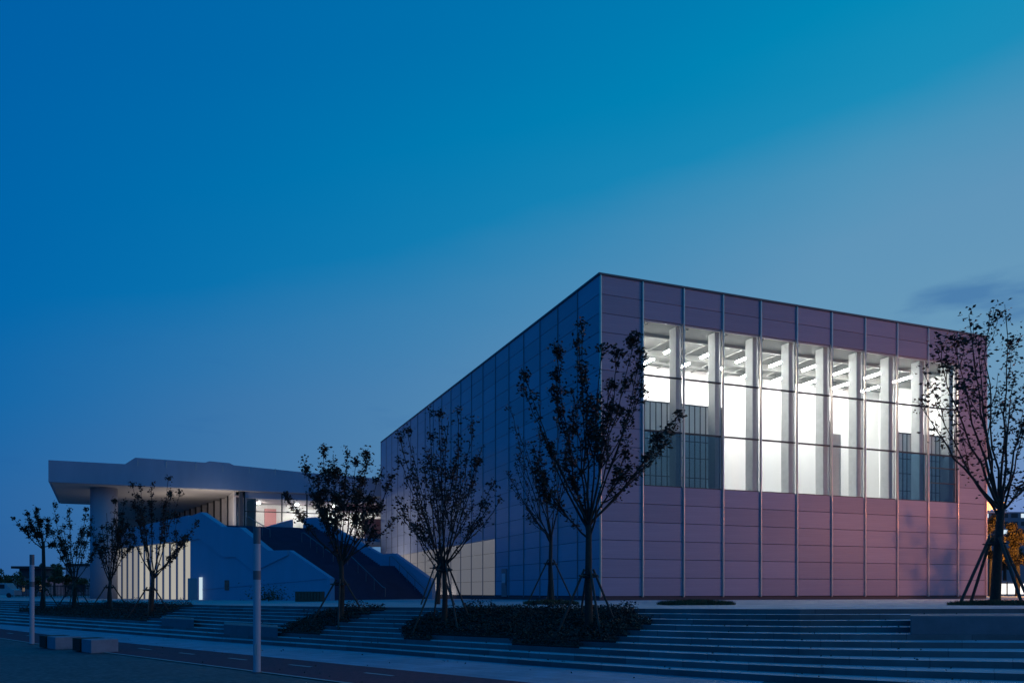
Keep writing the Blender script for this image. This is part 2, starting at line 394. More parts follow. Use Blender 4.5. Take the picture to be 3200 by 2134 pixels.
def panel_mesh(name, w, h, th=.06):
    mb = MB(); mb.box((-w/2, -th, -h/2), (w, 0, 0), (0, th, 0), (0, 0, h)); me = bpy.data.meshes.new(name)
    me.from_pydata([tuple(x) for x in mb.v], [], mb.f); bm = bmesh.new(); bm.from_mesh(me); bmesh.ops.bevel(bm, geom=list(bm.edges), offset=.008, segments=1, affect='EDGES'); bm.to_mesh(me); bm.free()
    return me
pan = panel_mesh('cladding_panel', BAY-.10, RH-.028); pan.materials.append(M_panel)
# panels lit from behind near the foot of the long side
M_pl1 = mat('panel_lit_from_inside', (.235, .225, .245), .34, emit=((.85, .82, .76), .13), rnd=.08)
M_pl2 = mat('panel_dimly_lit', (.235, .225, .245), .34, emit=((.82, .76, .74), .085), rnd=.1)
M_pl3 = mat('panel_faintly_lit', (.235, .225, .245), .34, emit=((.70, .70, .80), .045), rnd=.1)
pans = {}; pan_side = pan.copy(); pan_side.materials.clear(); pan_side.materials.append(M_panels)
for k_, mm in (('a', M_pl1), ('b', M_pl2), ('c', M_pl3)):
    pans[k_] = pan.copy(); pans[k_].materials.clear(); pans[k_].materials.append(mm)
RZ = Matrix.Rotation(TH, 4, 'Z'); RZs = Matrix.Rotation(TH-math.pi/2, 4, 'Z')
front_n = 0
for i in range(11):
    for r in range(17):
        if 1 <= i <= 9 and 6 <= r < 15: continue
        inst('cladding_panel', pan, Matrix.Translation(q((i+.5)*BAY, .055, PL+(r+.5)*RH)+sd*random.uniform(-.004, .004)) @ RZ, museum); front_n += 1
side_cells = [(i, r) for i in range(20) for r in range(17)]
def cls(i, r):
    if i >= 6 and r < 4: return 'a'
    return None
far = MB(); far2 = MB(); cnt = front_n
for i, r in side_cells:
    P = q(.055, (i+.5)*BAY, PL+(r+.5)*RH)
    c_ = cls(i, r)
    if cnt < 300 or (c_ and cnt < 300):
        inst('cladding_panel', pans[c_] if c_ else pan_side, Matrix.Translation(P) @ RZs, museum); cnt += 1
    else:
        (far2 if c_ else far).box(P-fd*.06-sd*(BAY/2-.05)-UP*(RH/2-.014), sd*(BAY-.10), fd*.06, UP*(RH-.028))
o = far.build('far_cladding', M_panels, museum); o['kind'] = 'stuff'
o = MB(); groups = {'a': MB(), 'b': MB(), 'c': MB()}
n_ = front_n
for i, r in side_cells:
    if n_ < 300: n_ += 1; continue
    c_ = cls(i, r)
    if c_:
        P = q(.055, (i+.5)*BAY, PL+(r+.5)*RH); groups[c_].box(P-fd*.06-sd*(BAY/2-.05)-UP*(RH/2-.014), sd*(BAY-.10), fd*.06, UP*(RH-.028))
for k_, mm, nm in (('a', M_pl1, 'far_lit_cladding'),):
    o = groups[k_].build(nm, mm, museum); o['kind'] = 'stuff'
# fins and mullions
for i in range(12):
    MB().box(q(i*BAY-.05+(.05 if i == 0 else 0)-(.05 if i == 11 else 0), -.12, .16), fd*.10, sd*.175, UP*(H-.18)).build('fin', M_fin, museum, bevel=.046, smooth=True)
for i in range(1, 21):
    MB().box(q(-.05, i*BAY-.035, .1), fd*.105, sd*.07, UP*(H-.12)).build('side_mullion', M_mull, museum)
# gallery window: three lites a bay
for i in range(1, 10):
    x0 = i*BAY+.09
    for l in range(3):
        z0 = zW0+l*3*RH+.05; dark = l == 0 and i in (1, 2, 8, 9)
        MB().box(q(x0, .10, z0), fd*(BAY-.18), sd*.024, UP*(3*RH-.1)).build('window_pane', M_glassd if dark else M_glass, museum)
        if l: MB().box(q(x0-.01, .03, zW0+l*3*RH-.05), fd*(BAY-.16), sd*.14, UP*.10).build('transom', M_trans, museum)
    MB().box(q(x0-.01, .07, zW1-.10), fd*(BAY-.16), sd*.12, UP*.10).build('window_head', M_frame, museum)
    MB().box(q(x0-.01, .07, zW0), fd*(BAY-.16), sd*.12, UP*.05).build('window_sill', M_trans, museum)
    for sx in (0, BAY-.24): MB().box(q(x0+sx, .07, zW0+.05), fd*.06, sd*.12, UP*(9*RH-.15)).build('window_jamb', M_frame, museum)
for zz in (1.35, 2.45): MB().box(q(9*BAY+.16, .06, zW0+zz), fd*(BAY-.32), sd*.10, UP*.07).build('vent_rail', M_trans, museum)
# the gallery room behind it
DP = 9.0
MB().box(q(1.2, DP, zW0-.3), fd*30.6, sd*.3, UP*(9*RH+.6)).build('gallery_back_wall', M_white, museum)
MB().box(q(1.2, .32, zW0-.3), fd*30.6, sd*(DP-.33), UP*.28).build('gallery_floor', mat('gallery_floor_grey', (.45, .45, .44), .5), museum)
MB().box(q(1.2, .32, zW1+.02), fd*30.6, sd*(DP-.33), UP*.2).build('gallery_ceiling', M_ceil, museum)
for s_ in (1.2, 31.6): MB().box(q(s_, .32, zW0), fd*.2, sd*(DP-.33), UP*(9*RH)).build('gallery_end_wall', M_white, museum)
for d_, h_ in ((2.4, .2), (5.4, .45), (7.6, .2)): MB().box(q(1.41, d_, zW1-h_), fd*30.18, sd*.22, UP*h_).build('ceiling_beam', M_beam, museum)
for i in range(1, 11):
    for ds in (.6,):
        if i < 10: MB().box(q(i*BAY+ds, .4, zW1-.16), fd*.07, sd*(DP-.45), UP*.07).build('ceiling_duct', M_beam, museum)
    MB().box(q(i*BAY-.2, .55, zW0-.02), fd*.4, sd*.75, UP*(9*RH+.03)).build('column', M_col, museum)
ORD = ['first', 'second', 'third', 'fourth', 'fifth', 'sixth', 'seventh', 'eighth', 'ninth']
for i in range(1, 10):
    for rr, d_ in enumerate((2.7, 6.0)):
        lf = thing('tube_light', '%s gallery ceiling tube in the %s bay from the corner' % (('front' if rr == 0 else 'rear'), ORD[i-1]), 'lamp', q(i*BAY+1.45, d_+.9, zW1-.42), 'gallery ceiling tube lights')
        MB().box(q(i*BAY+1.41, d_, zW1-.5), fd*.1, sd*1.8, UP*.09).build('tube', M_tube, lf)
        MB().box(q(i*BAY+1.30, d_-.06, zW1-.408), fd*.32, sd*1.92, UP*.05).build('housing', M_frame, lf)
        for e in (.3, 1.5): MB().box(q(i*BAY+1.45, d_+e, zW1-.357), fd*.02, sd*.02, UP*.37).build('hanger', M_trans, lf)
# ribbed screens inside the end bays, slim display walls between
def screen(i0, w, h, d_, label):
    t_ = thing('ribbed_screen', label, 'screen', q(i0, d_, zW0), 'ribbed metal screens in the gallery')
    MB().box(q(i0, d_, zW0-.01), fd*w, sd*.12, UP*h).build('sheet', M_scr, t_)
    n = int(w/.42)
    for j in range(n+1): MB().box(q(i0+j*(w-.05)/n, d_-.05, zW0), fd*.05, sd*.05, UP*(h-.02)).build('rib', M_scrd, t_)
    for zz in (.9, 2.2, 3.3): MB().box(q(i0, d_-.035, zW0+zz), fd*w, sd*.03, UP*.05).build('rail', M_scrd, t_)
    MB().box(q(i0, d_-.06, zW0+h), fd*w, sd*.2, UP*.08).build('cap', M_scrd, t_)
screen(3.3, 6.9, 5.7, 1.75, 'grey ribbed screen behind the two gallery bays nearest the building corner')
screen(26.0, 5.5, 5.2, 1.75, 'grey ribbed screen behind the two gallery bays nearest the right tree')
for s_, d_, w_, h_, lb in ((10.6, 3.2, .55, 5.2, 'slim grey display wall standing in the third gallery bay'), (20.6, 3.2, .5, 6.0, 'tall pale display wall standing in the sixth gallery bay'), (21.5, 3.6, .8, 5.2, 'broader grey display wall beside the tall pale one in the sixth bay')):
    tag(MB().box(q(s_, d_, zW0-.01), fd*w_, sd*.5, UP*h_).build('display_wall', M_col, None, bevel=.02), lb, 'display wall')
# added unseen fill lamp on the paving between the staircase and the long side
fl = thing('side_wall_fill_lamp', 'added fill lamp brightening the far end of the museum side, unseen behind the stair', 'lamp', (-17.5, 92.5, zT(-17.5)))
MB().box((-17.8, 92.2, zT(-17.5)), (.6, 0, 0), (0, .6, 0), (0, 0, .25)).build('lamp_body', M_dark, fl)
fl_d = bpy.data.lights.new('side_fill_beam', 'AREA'); fl_d.energy = 420; fl_d.size = .5; fl_d.color = (1, .84, .78); fl_d.spread = R(170)
fl_o = bpy.data.objects.new('side_fill_beam', fl_d); C.objects.link(fl_o); fl_o.parent = fl; fl_o.location = (0, 0, .4)
fl_o.rotation_euler = (-(fd*.8+UP*.6)).to_track_quat('Z', 'Y').to_euler()
# side door, bollard lamp by it
dr = MB().box(q(-.075, 5.12*BAY, .12), fd*.05, sd*1.1, UP*2.2).build('side_door', M_mull, museum)
MB().box(q(-.10, 5.2*BAY, 1.2), fd*.02, sd*.75, UP*.75).build('door_glass', mat('door_notice', (.5, .55, .6), .5), dr)
MB().box(q(-.13, 5.1*BAY+.12, 1.0), fd*.05, sd*.03, UP*.3).build('door_handle', M_rail, dr)

# ------------------------------------------------------------------ pavilion with the cantilever roof (left)
A = Vector((-52.8, 92.9, 0)); zS = 12.58; zF = -.76
pav = thing('pavilion', 'low pavilion with a broad cantilever roof slab and glazed upper lobby', 'building', (A.x, A.y, zF))
def pw(s, d, z): return Vector((A.x, A.y, 0))+fd*s+sl*d+UP*z
sl = Vector((-.45, .893, 0))
prof = [(0, zS), (0, 15.05), (7.9, 15.05), (9.0, 15.88), (16.7, 15.75), (17.2, 15.95), (19.5, 15.85), (20, 15.62), (28.6, 15.2), (41, 14.8), (41, zS)]
MB().prism([pw(s, 0, z) for s, z in prof], sl*.35).build('roof_fascia', M_fascia, pav)
MB().prism([pw(.02, .36, zS+.02), pw(.02, .36, 14.9), pw(41, .36, 14.7), pw(41, .36, zS+.02)], sl*25).build('roof', M_fascia, pav)
MB().box(pw(.3, .40, zS-.05), fd*40.5, sl*24.6, UP*.06).build('soffit', M_soffit, pav)
MB().box(pw(5.5, 25.37, zS-.05), fd*34.5, sl*24.6, UP*2.2).build('rear_roof', M_soffit, pav)
MB().box(pw(5.2, 50, -.8), fd*34.5, sl*.4, UP*15).build('rear_wall', M_slat, pav)
for s_ in (9.2, 12.3, 15.6, 18.7, 21.8, 24.9): MB().box(pw(s_, -.03, 15.0-s_*.012), fd*.10, sl*.03, UP*.75).build('parapet_seam', M_frame, pav)
cc = at(325, 1850, 98.4)
MB().tube([(cc.x, cc.y, zF-.1), (cc.x, cc.y, zS-.05)], 1.5, 32).build('round_column', mat('column_plaster', (.36, .38, .47), .7, var=.05, scale=.4), pav, smooth=True)
# upper fins along the gallery front
p0 = at(764, 1543, 104.5); p1 = at(618, 1590, 123.3); dv = Vector((p1.x-p0.x, p1.y-p0.y, 0)); L_ = dv.length; dv.normalize(); nv = Vector((dv.y, -dv.x, 0))
if nv.x > 0: nv = -nv
for j in range(18):
    o0 = Vector((p0.x, p0.y, 6.9))+dv*(j*3.28-1.0); wf = (1.28-.012*j)
    MB().box(o0, fd*-wf, sd*.3, UP*(zS-7.0)).build('wall_fin', M_slat, pav)
    MB().box(o0-fd*(wf+.24), fd*.238, sd*.25, UP*(zS-7.0)).build('fin_gap_strip', M_dark, pav)  # dark strip drawn at the gap beside each fin
    MB().box(o0-fd*wf+sd*.31, fd*wf, sd*2.4, UP*.2).build('fin_sill', M_slat, pav)
MB().box(Vector((p0.x, p0.y, 6.9))+dv*-1.2-nv*.9, dv*42, nv*-.2, UP*(zS-7.0)).build('recess_wall', M_dark, pav)
# lobby: floor, back wall, ceiling band, glazing
sL, sR = 21.2, 40.6
MB().box(pw(8, .5, 6.6), fd*33, sl*18, UP*.5).build('upper_floor', M_plaster, pav)
M_lobw = mat('lobby_wall', (.70, .67, .63), .8, var=.05, scale=.4)
MB().box(pw(sL-1, 9.4, 7.1), fd*21.5, sl*.3, UP*5.4).build('lobby_wall', M_lobw, pav)
MB().box(pw(sL-1.0, 1.2, 11.9), fd*21.5, sl*8, UP*.15).build('lobby_ceiling', mat('lobby_ceiling', (.62, .50, .47), .8), pav)
M_red = mat('red_art', (.60, .05, .035), .6, var=.5, scale=.5, col2=(.55, .42, .40))
for s_, w_, z_, h_, m_ in ((25.2, 1.5, 7.1, 4.2, mat('red_pillar', (.52, .22, .20), .7)), (30.5, 3.8, 8.5, 2.9, mat('white_board', (.8, .8, .78), .6))):
    MB().box(pw(s_, 8.9, z_), fd*w_, sl*.35, UP*h_).build('exhibit_board', m_, pav)
MB().box(pw(36.6, 1.6, 7.15), fd*2.9, sl*.12, UP*2.6).build('red_poster', M_red, pav)
MB().box(pw(34.0, 2.6, 10.6), fd*5, sl*.12, UP*1.1).build('red_banner', mat('rose_banner', (.6, .30, .26), .7), pav)
gx = [21.4, 25.9, 29.0, 32.6, 36.2, 39.9]
for a_, b_ in zip(gx[:-1], gx[1:]):
    for z0, z1 in ((7.1, 10.05), (10.18, 11.75)): MB().box(pw(a_+.08, .9, z0), fd*(b_-a_-.16), sl*.03, UP*(z1-z0)).build('lobby_pane', M_glasl, pav)
    MB().box(pw(a_+.08, .86, 10.06), fd*(b_-a_-.16), sl*.1, UP*.11).build('lobby_transom', M_dark, pav)
    MB().box(pw(a_+.08, .86, 11.76), fd*(b_-a_-.16), sl*.12, UP*.76).build('lobby_spandrel', M_fascia, pav)
for g_ in gx: MB().box(pw(g_-.07, .80, 7.05), fd*.14, sl*.2, UP*(zS-7.1)).build('lobby_mullion', M_dark, pav)
MB().box(pw(20.75, .6, 6.9), fd*.42, sl*.6, UP*(zS-6.95)).build('dark_column', mat('navy_column', (.06, .065, .08), .6), pav)
MB().box(pw(20.2, 1.3, 6.9), fd*.25, sl*8, UP*(zS-6.95)).build('lobby_side_wall', M_lobw, pav)
MB().box(pw(20.4, .7, 6.0), fd*20.6, sl*.25, UP*1.08).build('lobby_upstand', M_plaster, pav)
for i, (s_, d_) in enumerate(((24, 6.6), (29, 7.0), (34, 6.6), (38.5, 7))):
    lf = thing('lobby_lamp', 'round lit ceiling lamp in the upper lobby, %s from the dark column' % ORD[i], 'lamp', pw(s_, d_, 11.8), 'lobby ceiling lamps')
    MB().tube([pw(s_, d_, 11.72), pw(s_, d_, 11.8)], .2, 14).build('lamp_disc', emis('lobby_lamp_glow', (1, .95, .90), 420), lf)
    MB().tube([pw(s_, d_, 11.80), pw(s_, d_, 11.9)], .34, 14).build('lamp_body', M_frame, lf)
# lower glazed wall, warm light behind it
wl0 = at(604, 1850, 86.5); wl1 = at(352, 1850, 104.0); wl0.z = wl1.z = zF; wd = wl1-wl0; WL = wd.length; wd.normalize(); wn = wd.cross(UP)
if wn.y > 0: wn = -wn
M_lit = mat('lit_glazing', (.4, .38, .33), .5, emit=((1, .90, .68), .40), rnd=.2)
M_litd = mat('lit_glazing_dim', (.4, .38, .33), .5, emit=((.95, .86, .72), .27), rnd=.2)
NP = 13
for j in range(NP):
    s0 = (j/NP)**.97*WL; s1 = ((j+1)/NP)**.97*WL
    MB().box(wl0+wd*(s0+.18), wd*(s1-s0-.36), wn*.06, UP*6.2).build('lit_pane', M_lit if j < 8 else M_litd, pav)
    MB().box(wl0+wd*(s0-.17), wd*.34, wn*.16, UP*6.2).build('pane_mullion', mat('mullion_blue', (.20, .27, .38), .5), pav)
MB().box(wl0-wn*.5, wd*WL, wn*.38, UP*6.3).build('lower_wall', M_plaster, pav)
MB().prism([wl0+UP*6.25-wd*.4, wl0+UP*8.85-wd*.4, wl1+UP*8.2+wd*1.5, wl1+UP*6.15+wd*1.5], wn*.7).build('balcony_parapet', M_plaster, pav)
dq = at(622, 1868, 83.4)
MB().box((dq.x, dq.y, zF), fd*.32, sd*.1, UP*2.3).build('lit_door_slot', emis('door_slot_glow', (.75, .92, 1), .75), pav)
MB().box((dq.x-1.0, dq.y-.4, zF), fd*.9, sd*.05, UP*2.2).build('door_leaf', mat('door_leaf_blue', (.25, .33, .38), .3), pav)
# uplights on the upper deck wash the soffit
for i, (x_, y_, e_) in enumerate(((655, 98.5, 260), (540, 104, 120), (420, 107, 30))):
    pz = at(x_, 1850, y_); 
    lf = thing('deck_uplight', 'small uplight behind the balcony parapet, %s from the stair top' % ORD[i], 'lamp', (pz.x, pz.y, 7.15), 'uplights on the upper deck')
    MB().box((pz.x-.25, pz.y-.25, 7.12), (.5, 0, 0), (0, .5, 0), (0, 0, .16)).build('lamp_body', M_dark, lf)
    ld = bpy.data.lights.new('uplight_beam', 'AREA'); ld.energy = e_; ld.size = .4; ld.color = (1, .84, .72)
    lo = bpy.data.objects.new('uplight_beam', ld); C.objects.link(lo); lo.parent = lf; lo.location = (0, 0, .2); lo.rotation_euler = (R(180), 0, 0)

# ------------------------------------------------------------------ grand stair in front of the pavilion
S0 = Vector(((1050-1600)/F*72, 72, zF)); sa = Vector((-.8, .6, 0)); sb = Vector((.75, .66, 0)).normalized(); SW = 10.2
stair = thing('grand_staircase', 'broad outdoor staircase with solid plaster side walls rising to the pavilion', 'staircase', S0)
def along(x, y, o):
    kap = (x-1600)/F; s = (kap*o.y-o.x)/(sa.x-kap*sa.y); P = o+sa*s; return s, (YH-y)/F*P.y
S1 = S0+sb*SW
near = [along(x, y, S0) for x, y in ((1045, 1806), (917, 1719), (857, 1720), (768, 1648), (712, 1646), (646, 1601))]
farp = [along(x, y, S1) for x, y in ((1347, 1810), (1230, 1728), (1187, 1731), (985, 1615))]
PT = .45
def wallprism(o, pts, tail, nm, m, e):
    poly = [Vector((o.x, o.y, 0))+sa*s+UP*z for s, z in pts]
    return MB().prism(poly, e).build(nm, m, stair)
tops = [(near[0][0]-.05, zF)]+near+[(near[-1][0]+2.2, near[-1][1]-.35), (near[-1][0]+2.2, zF)]
wallprism(S0, tops, None, 'near_side_wall', M_plaster, sb*-PT)
# overhanging parapet band on the near wall
low = [along(x, y, S0) for x, y in ((604, 1690), (641, 1683), (716, 1741), (754, 1740), (812, 1785), (900, 1800), (1000, 1842))]
band = near[1:]+[(near[-1][0]+2.2, near[-1][1]-.35)]+low[:5]+[along(917, 1735, S0)]
wallprism(S0+sb*(-PT-.002), band, None, 'parapet_band', M_plaster, sb*-.16)
ftops = [(farp[0][0]-.2, zF)]+farp+[(farp[-1][0]+2.0, farp[-1][1]), (farp[-1][0]+2.0, zF)]
wallprism(S1, ftops, None, 'far_side_wall', M_plaster, sb*PT)
top_s = near[-1][0]+.9
B0 = Vector((S0.x, S0.y, 0))+sa*top_s
MB().prism([B0+sb*.02+UP*6.7, B0+sb*6.3+UP*6.9, B0+sb*(SW-.02)+UP*(farp[-1][1]-.05), B0+sb*(SW-.02)+UP*5, B0+sb*.02+UP*5], sa*.3).build('landing_wall', M_plaster, stair)
MB().prism([B0+sa*.32+sb*.02+UP*6.2, B0+sa*.32+sb*(SW-.02)+UP*6.2, pw(38.5, .3, 6.2), pw(20, .3, 6.2), pw(12, .3, 6.2)], UP*.38).build('upper_deck', M_plaster, stair)
j0 = along(640, 1842, S0); j1 = along(1035, 1808, S0)
MB().tube([Vector((S0.x, S0.y, 0))-sb*(PT+.03)+sa*j0[0]+UP*j0[1], Vector((S0.x, S0.y, 0))-sb*(PT+.03)+sa*j1[0]+UP*j1[1]], .03, 5).build('wall_rail', M_fascia, stair)
# steps run between matched break points of the near and far side walls
f1 = along(1230, 1728, S1); f2 = along(1187, 1731, S1); f5 = farp[-1]
zs_ = [zF, near[1][1]-1.25, near[2][1]-1.25, near[3][1]-1.25, near[4][1]-1.25, near[5][1]-1.25]
ss_ = [.6, near[1][0], near[2][0], near[3][0], near[4][0], near[5][0]]
sf_ = [.4, f1[0], f2[0], f2[0]+(f5[0]-f2[0])*.46, f2[0]+(f5[0]-f2[0])*.58, f5[0]]
zf_ = [zF, f1[1]-1.25, f2[1]-1.25, 0, 0, 7.0]
runs = [(0, 1), (2, 3), (4, 5)]
steps = []; stepf = []
for a_, b_ in runs:
    n = max(2, round((zs_[b_]-zs_[a_])/.165))
    for j in range(n):
        steps.append((ss_[a_]+(ss_[b_]-ss_[a_])*j/n, zs_[a_]+(zs_[b_]-zs_[a_])*(j+1)/n)); stepf.append(sf_[a_]+(sf_[b_]-sf_[a_])*j/n)
O0 = Vector((S0.x, S0.y, 0)); O1 = Vector((S1.x, S1.y, 0))
for j, (s_, z_) in enumerate(steps):
    s2 = steps[j+1][0] if j+1 < len(steps) else s_+2.5; g2 = stepf[j+1] if j+1 < len(steps) else stepf[j]+2.5
    pts = [O0+sb*.003+sa*s_, O0+sb*.003+sa*(s2+.02), O1-sb*.003+sa*(g2+.02), O1-sb*.003+sa*stepf[j]]
    MB().prism([p+UP*(z_-.6) for p in pts], UP*.6).build('stair_step', M_stair, stair)
# handrails
def rail(w0, i0, i1, label):
    t_ = thing('handrail', label, 'handrail', Vector((S0.x, S0.y, 0))+sa*steps[i0][0]+sb*w0+UP*steps[i0][1])
    wk = w0/SW; P = lambda s, z: Vector((S0.x, S0.y, 0))+sa*(s+(float(np.interp(s, ss_, sf_))-s)*wk)+sb*w0+UP*z
    a_, b_ = steps[i0], steps[i1]
    MB().tube([P(a_[0]-.5, a_[1]+.0), P(a_[0]-.5, a_[1]+.85), P(a_[0], a_[1]+.95), P(b_[0], b_[1]+.95), P(b_[0]+.4, b_[1]+.95), P(b_[0]+.4, b_[1])], .045, 6).build('top_rail', M_rail, t_)
    for k_ in range(1, 4):
        u = k_/4; s_ = a_[0]+(b_[0]-a_[0])*u; z_ = a_[1]+(b_[1]-a_[1])*u
        MB().tube([P(s_, z_-.15), P(s_, z_+.95)], .03, 5).build('post', M_rail, t_)
nr = [max(2, round((zs_[b_]-zs_[a_])/.165)) for a_, b_ in runs]
rail(5.4, 1, nr[0]-1, 'steel handrail in the middle of the lowest stair flight')
rail(5.4, nr[0]+1, nr[0]+nr[1]-1, 'steel handrail in the middle of the second stair flight')
rail(3.6, nr[0]+nr[1]+1, len(steps)-1, 'steel handrail at the top stair flight')
rail(SW-.35, 1, nr[0]-1, 'steel handrail along the far side wall of the stair')
# small things by the stair
nb = at(715, 1828, 81.0)
no = MB().box((nb.x-.3, nb.y-.35, nb.z-.5), fd*.62, sd*.05, UP*1.0).build('notice_board', mat('notice_red', (.34, .12, .10), .6, var=.4, scale=3), None)
tag(no, 'small faded red notice on the blue stair side wall', 'sign')
pb = hit(965, 1879, 0); 
pbx = thing('planter_box', 'brown slatted planter box at the foot of the stair wall', 'planter', pb)
for j in range(9): MB().box(pb+Vector((-1.05+j*.235, 0, 0)), (.2, 0, 0), (0, .8, 0), (0, 0, .78)).build('slat', mat('planter_wood', (.13, .085, .06), .8, var=.3, scale=5), pbx)

# ------------------------------------------------------------------ poles, benches
def pole(x, y, D, w, h, label):
    p = hit(x, y, 10)
    t_ = thing('light_pole', label, 'pole', p, 'slim white light poles beside the red path')
    r = .092
    MB().tube([p-UP*.02, p+UP*(h-.42)], r, 24).build('shaft', M_pole, t_, smooth=False)
    MB().tube([p+UP*(h-.418), p+UP*h], r*.98, 24).build('lamp_head', M_poled, t_)
    MB().tube([p+UP*(h*.64), p+UP*(h*.64+.22)], r*1.03, 24).build('band', M_poled, t_)
    MB().tube([p-UP*.01, p+UP*.03], r*1.5, 24).build('base_plate', M_poled, t_)
    MB().box(p+Vector((-.035, -r-.004, .45)), (.07, 0, 0), (0, .02, 0), (0, 0, .28)).build('hatch', M_frame, t_)
pole(803, 2101, 20.3, .18, 3.65, 'tall white light pole at the near edge of the red path')
pole(100, 2012, 33.7, .18, 3.72, 'white light pole at the far left beside two stone seats')
def seat(xa, xb, yb_, label):
    a = hit(xa, yb_, 10); u = Vector((c45, -c45, 0)); nrm_ = Vector((c45, c45, 0))
    z = zG(a.x)+.012
    t_ = thing('stone_seat', label, 'seat', (a.x, a.y, z), 'pale stone seats with dark wood fronts')
    o_ = Vector((a.x, a.y, z))
    MB().box(o_+Vector((.05, 0, 0)), u*.98, nrm_*.9, UP*.46).build('block', M_conc, t_, bevel=.02)
    for j in range(5): MB().box(o_-u*.02-u*(.16*j+.16)+nrm_*.0+UP*.015, u*.145, nrm_*.85, UP*.45).build('wood_slat', M_wood, t_, bevel=.008)
seat(250, 318, 2037, 'stone seat with dark wood front nearer the camera')
seat(143, 205, 2026, 'stone seat with dark wood front beside the far left pole')
def block(x0, x1, n0, n1, h, label):
    a, b_, c_, d_ = on_step(x0, n0), on_step(x1, n0), on_step(x1, n1), on_step(x0, n1)
    z = min(a.z, b_.z)-.02
    pts = [Vector((p.x, p.y, z)) for p in (a, b_, c_, d_)]
    m_ = MB(); m_.prism(pts, UP*(h+.02)); o = m_.build('granite_bench', mat('bench_granite', (.15, .16, .18), .7, var=.14, scale=2, bump=.15, bscale=40), None, bevel=.03)
    return tag(o, label, 'bench', 'long granite benches set into the steps')
block(2845, 3460, 4.0, 1.9, .46, 'long granite bench block set into the steps at the far right')
block(700, 868, 8.0, 5.6, .42, 'granite bench block on the steps behind the tall white pole')
block(505, 606, 7.0, 5.0, .40, 'granite bench block on the steps left of the tall white pole')

# ------------------------------------------------------------------ planting beds with ground cover
def leaf_mesh(name, pts, size, m, parent=None, flat=.5, kind=None, aspect=.55):
    n = len(pts); pts = np.asarray(pts, float)
    a = rng.normal(size=(n, 3)); a[:, 2] *= flat; a /= np.linalg.norm(a, axis=1)[:, None]
    b = rng.normal(size=(n, 3)); b -= a*(a*b).sum(1)[:, None]; b /= np.linalg.norm(b, axis=1)[:, None]
    s = size*rng.uniform(.6, 1.25, n)[:, None]
    cr = np.cross(a, b)*s*.12
    v = np.stack([pts-a*s*.5, pts+b*s*aspect*.5+cr, pts+a*s*.5, pts-b*s*aspect*.5+cr], 1).reshape(-1, 3)
    org = np.array(parent_world(parent)); v = v-org
    me = bpy.data.meshes.new(name); me.vertices.add(4*n); me.vertices.foreach_set('co', v.ravel())
    me.loops.add(4*n); me.loops.foreach_set('vertex_index', np.arange(4*n, dtype=np.int32))
    me.polygons.add(n); me.polygons.foreach_set('loop_start', np.arange(0, 4*n, 4, dtype=np.int32)); me.polygons.foreach_set('loop_total', np.full(n, 4, dtype=np.int32))
    me.update(); me.materials.append(m)
    o = bpy.data.objects.new(name, me); C.objects.link(o)
    if parent: o.parent = parent
    if kind: o['kind'] = kind
    return o
def bed(rows, label_s, label_g, dens, hmax):
    """rows: {n: (xL, xR)} of the soil on tread n"""
    m_ = MB(); pts = []
    for n, (xl, xr) in rows.items():
        cols = np.linspace(xl, xr, 9)
        for a_, b_ in zip(cols[:-1], cols[1:]):
            q4 = [on_step(a_, n-1.02), on_step(b_, n-1.02), on_step(b_, n-.06), on_step(a_, n-.06)]
            zz = [p.z for p in (on_step(a_, n), on_step(b_, n))]
            hh = [zz[0]+.135, zz[1]+.135, zz[1]+.05, zz[0]+.05]
            lo_ = [Vector((p.x, p.y, min(zz)-.1)) for p in q4]; up_ = [Vector((p.x, p.y, h)) for p, h in zip(q4, hh)]
            k = len(m_.v); m_.v += lo_+up_
            m_.f += [[k+4, k+5, k+6, k+7], [k, k+1, k+5, k+4], [k+1, k+2, k+6, k+5], [k+2, k+3, k+7, k+6], [k+3, k, k+4, k+7]]
            ar = (q4[1]-q4[0]).cross(q4[3]-q4[0]).length
            for _ in range(max(1, int(ar*dens))):
                u, w = random.random(), random.random()
                p = q4[0].lerp(q4[1], u).lerp(q4[3].lerp(q4[2], u), w)
                hb = hh[0]+(hh[3]-hh[0])*w
                # tufts of different heights
                tuft = .35+.65*max(0, math.sin(p.x*2.3+1.1*math.sin(p.y*1.7))*math.sin(p.y*2.9+p.x))
                p = Vector((p.x+random.gauss(0, .05), p.y+random.gauss(0, .05), hb+hmax*tuft*random.random()**1.2))
                pts.append(p)
    o = m_.build('bed_soil', M_soil, None); tag(o, label_s, 'flower bed', kind='structure')
    g = leaf_mesh('ground_cover', pts, .085, M_shrub); tag(g, label_g, 'ground cover', kind='stuff')
bed({1: (1450, 1975), 2: (1390, 1992), 3: (1330, 2035), 4: (1290, 2001), 5: (1270, 1960), 6: (1255, 1925), 7: (1600, 1810)}, 'dark soil bed under the tallest tree', 'low dark shrubs around the tallest tree', 620, .42)
bed({1: (1080, 1200), 2: (1020, 1155), 3: (985, 1120), 4: (950, 1088), 5: (925, 1050), 6: (900, 1010), 7: (880, 1000)}, 'dark soil bed on the steps before the staircase', 'low dark shrubs before the staircase', 420, .45)
bed({1: (330, 600), 2: (240, 560), 3: (180, 540), 4: (110, 520), 5: (60, 500), 6: (90, 460)}, 'long dark soil bed on the left steps', 'low dark shrubs under the four left trees', 190, .5)
# lower lobe of the first bed
bed({7: (1262, 1345)}, 'small dark soil lobe at the front of the steps', 'sparse creeping plants at the lowest bed lobe', 500, .22)
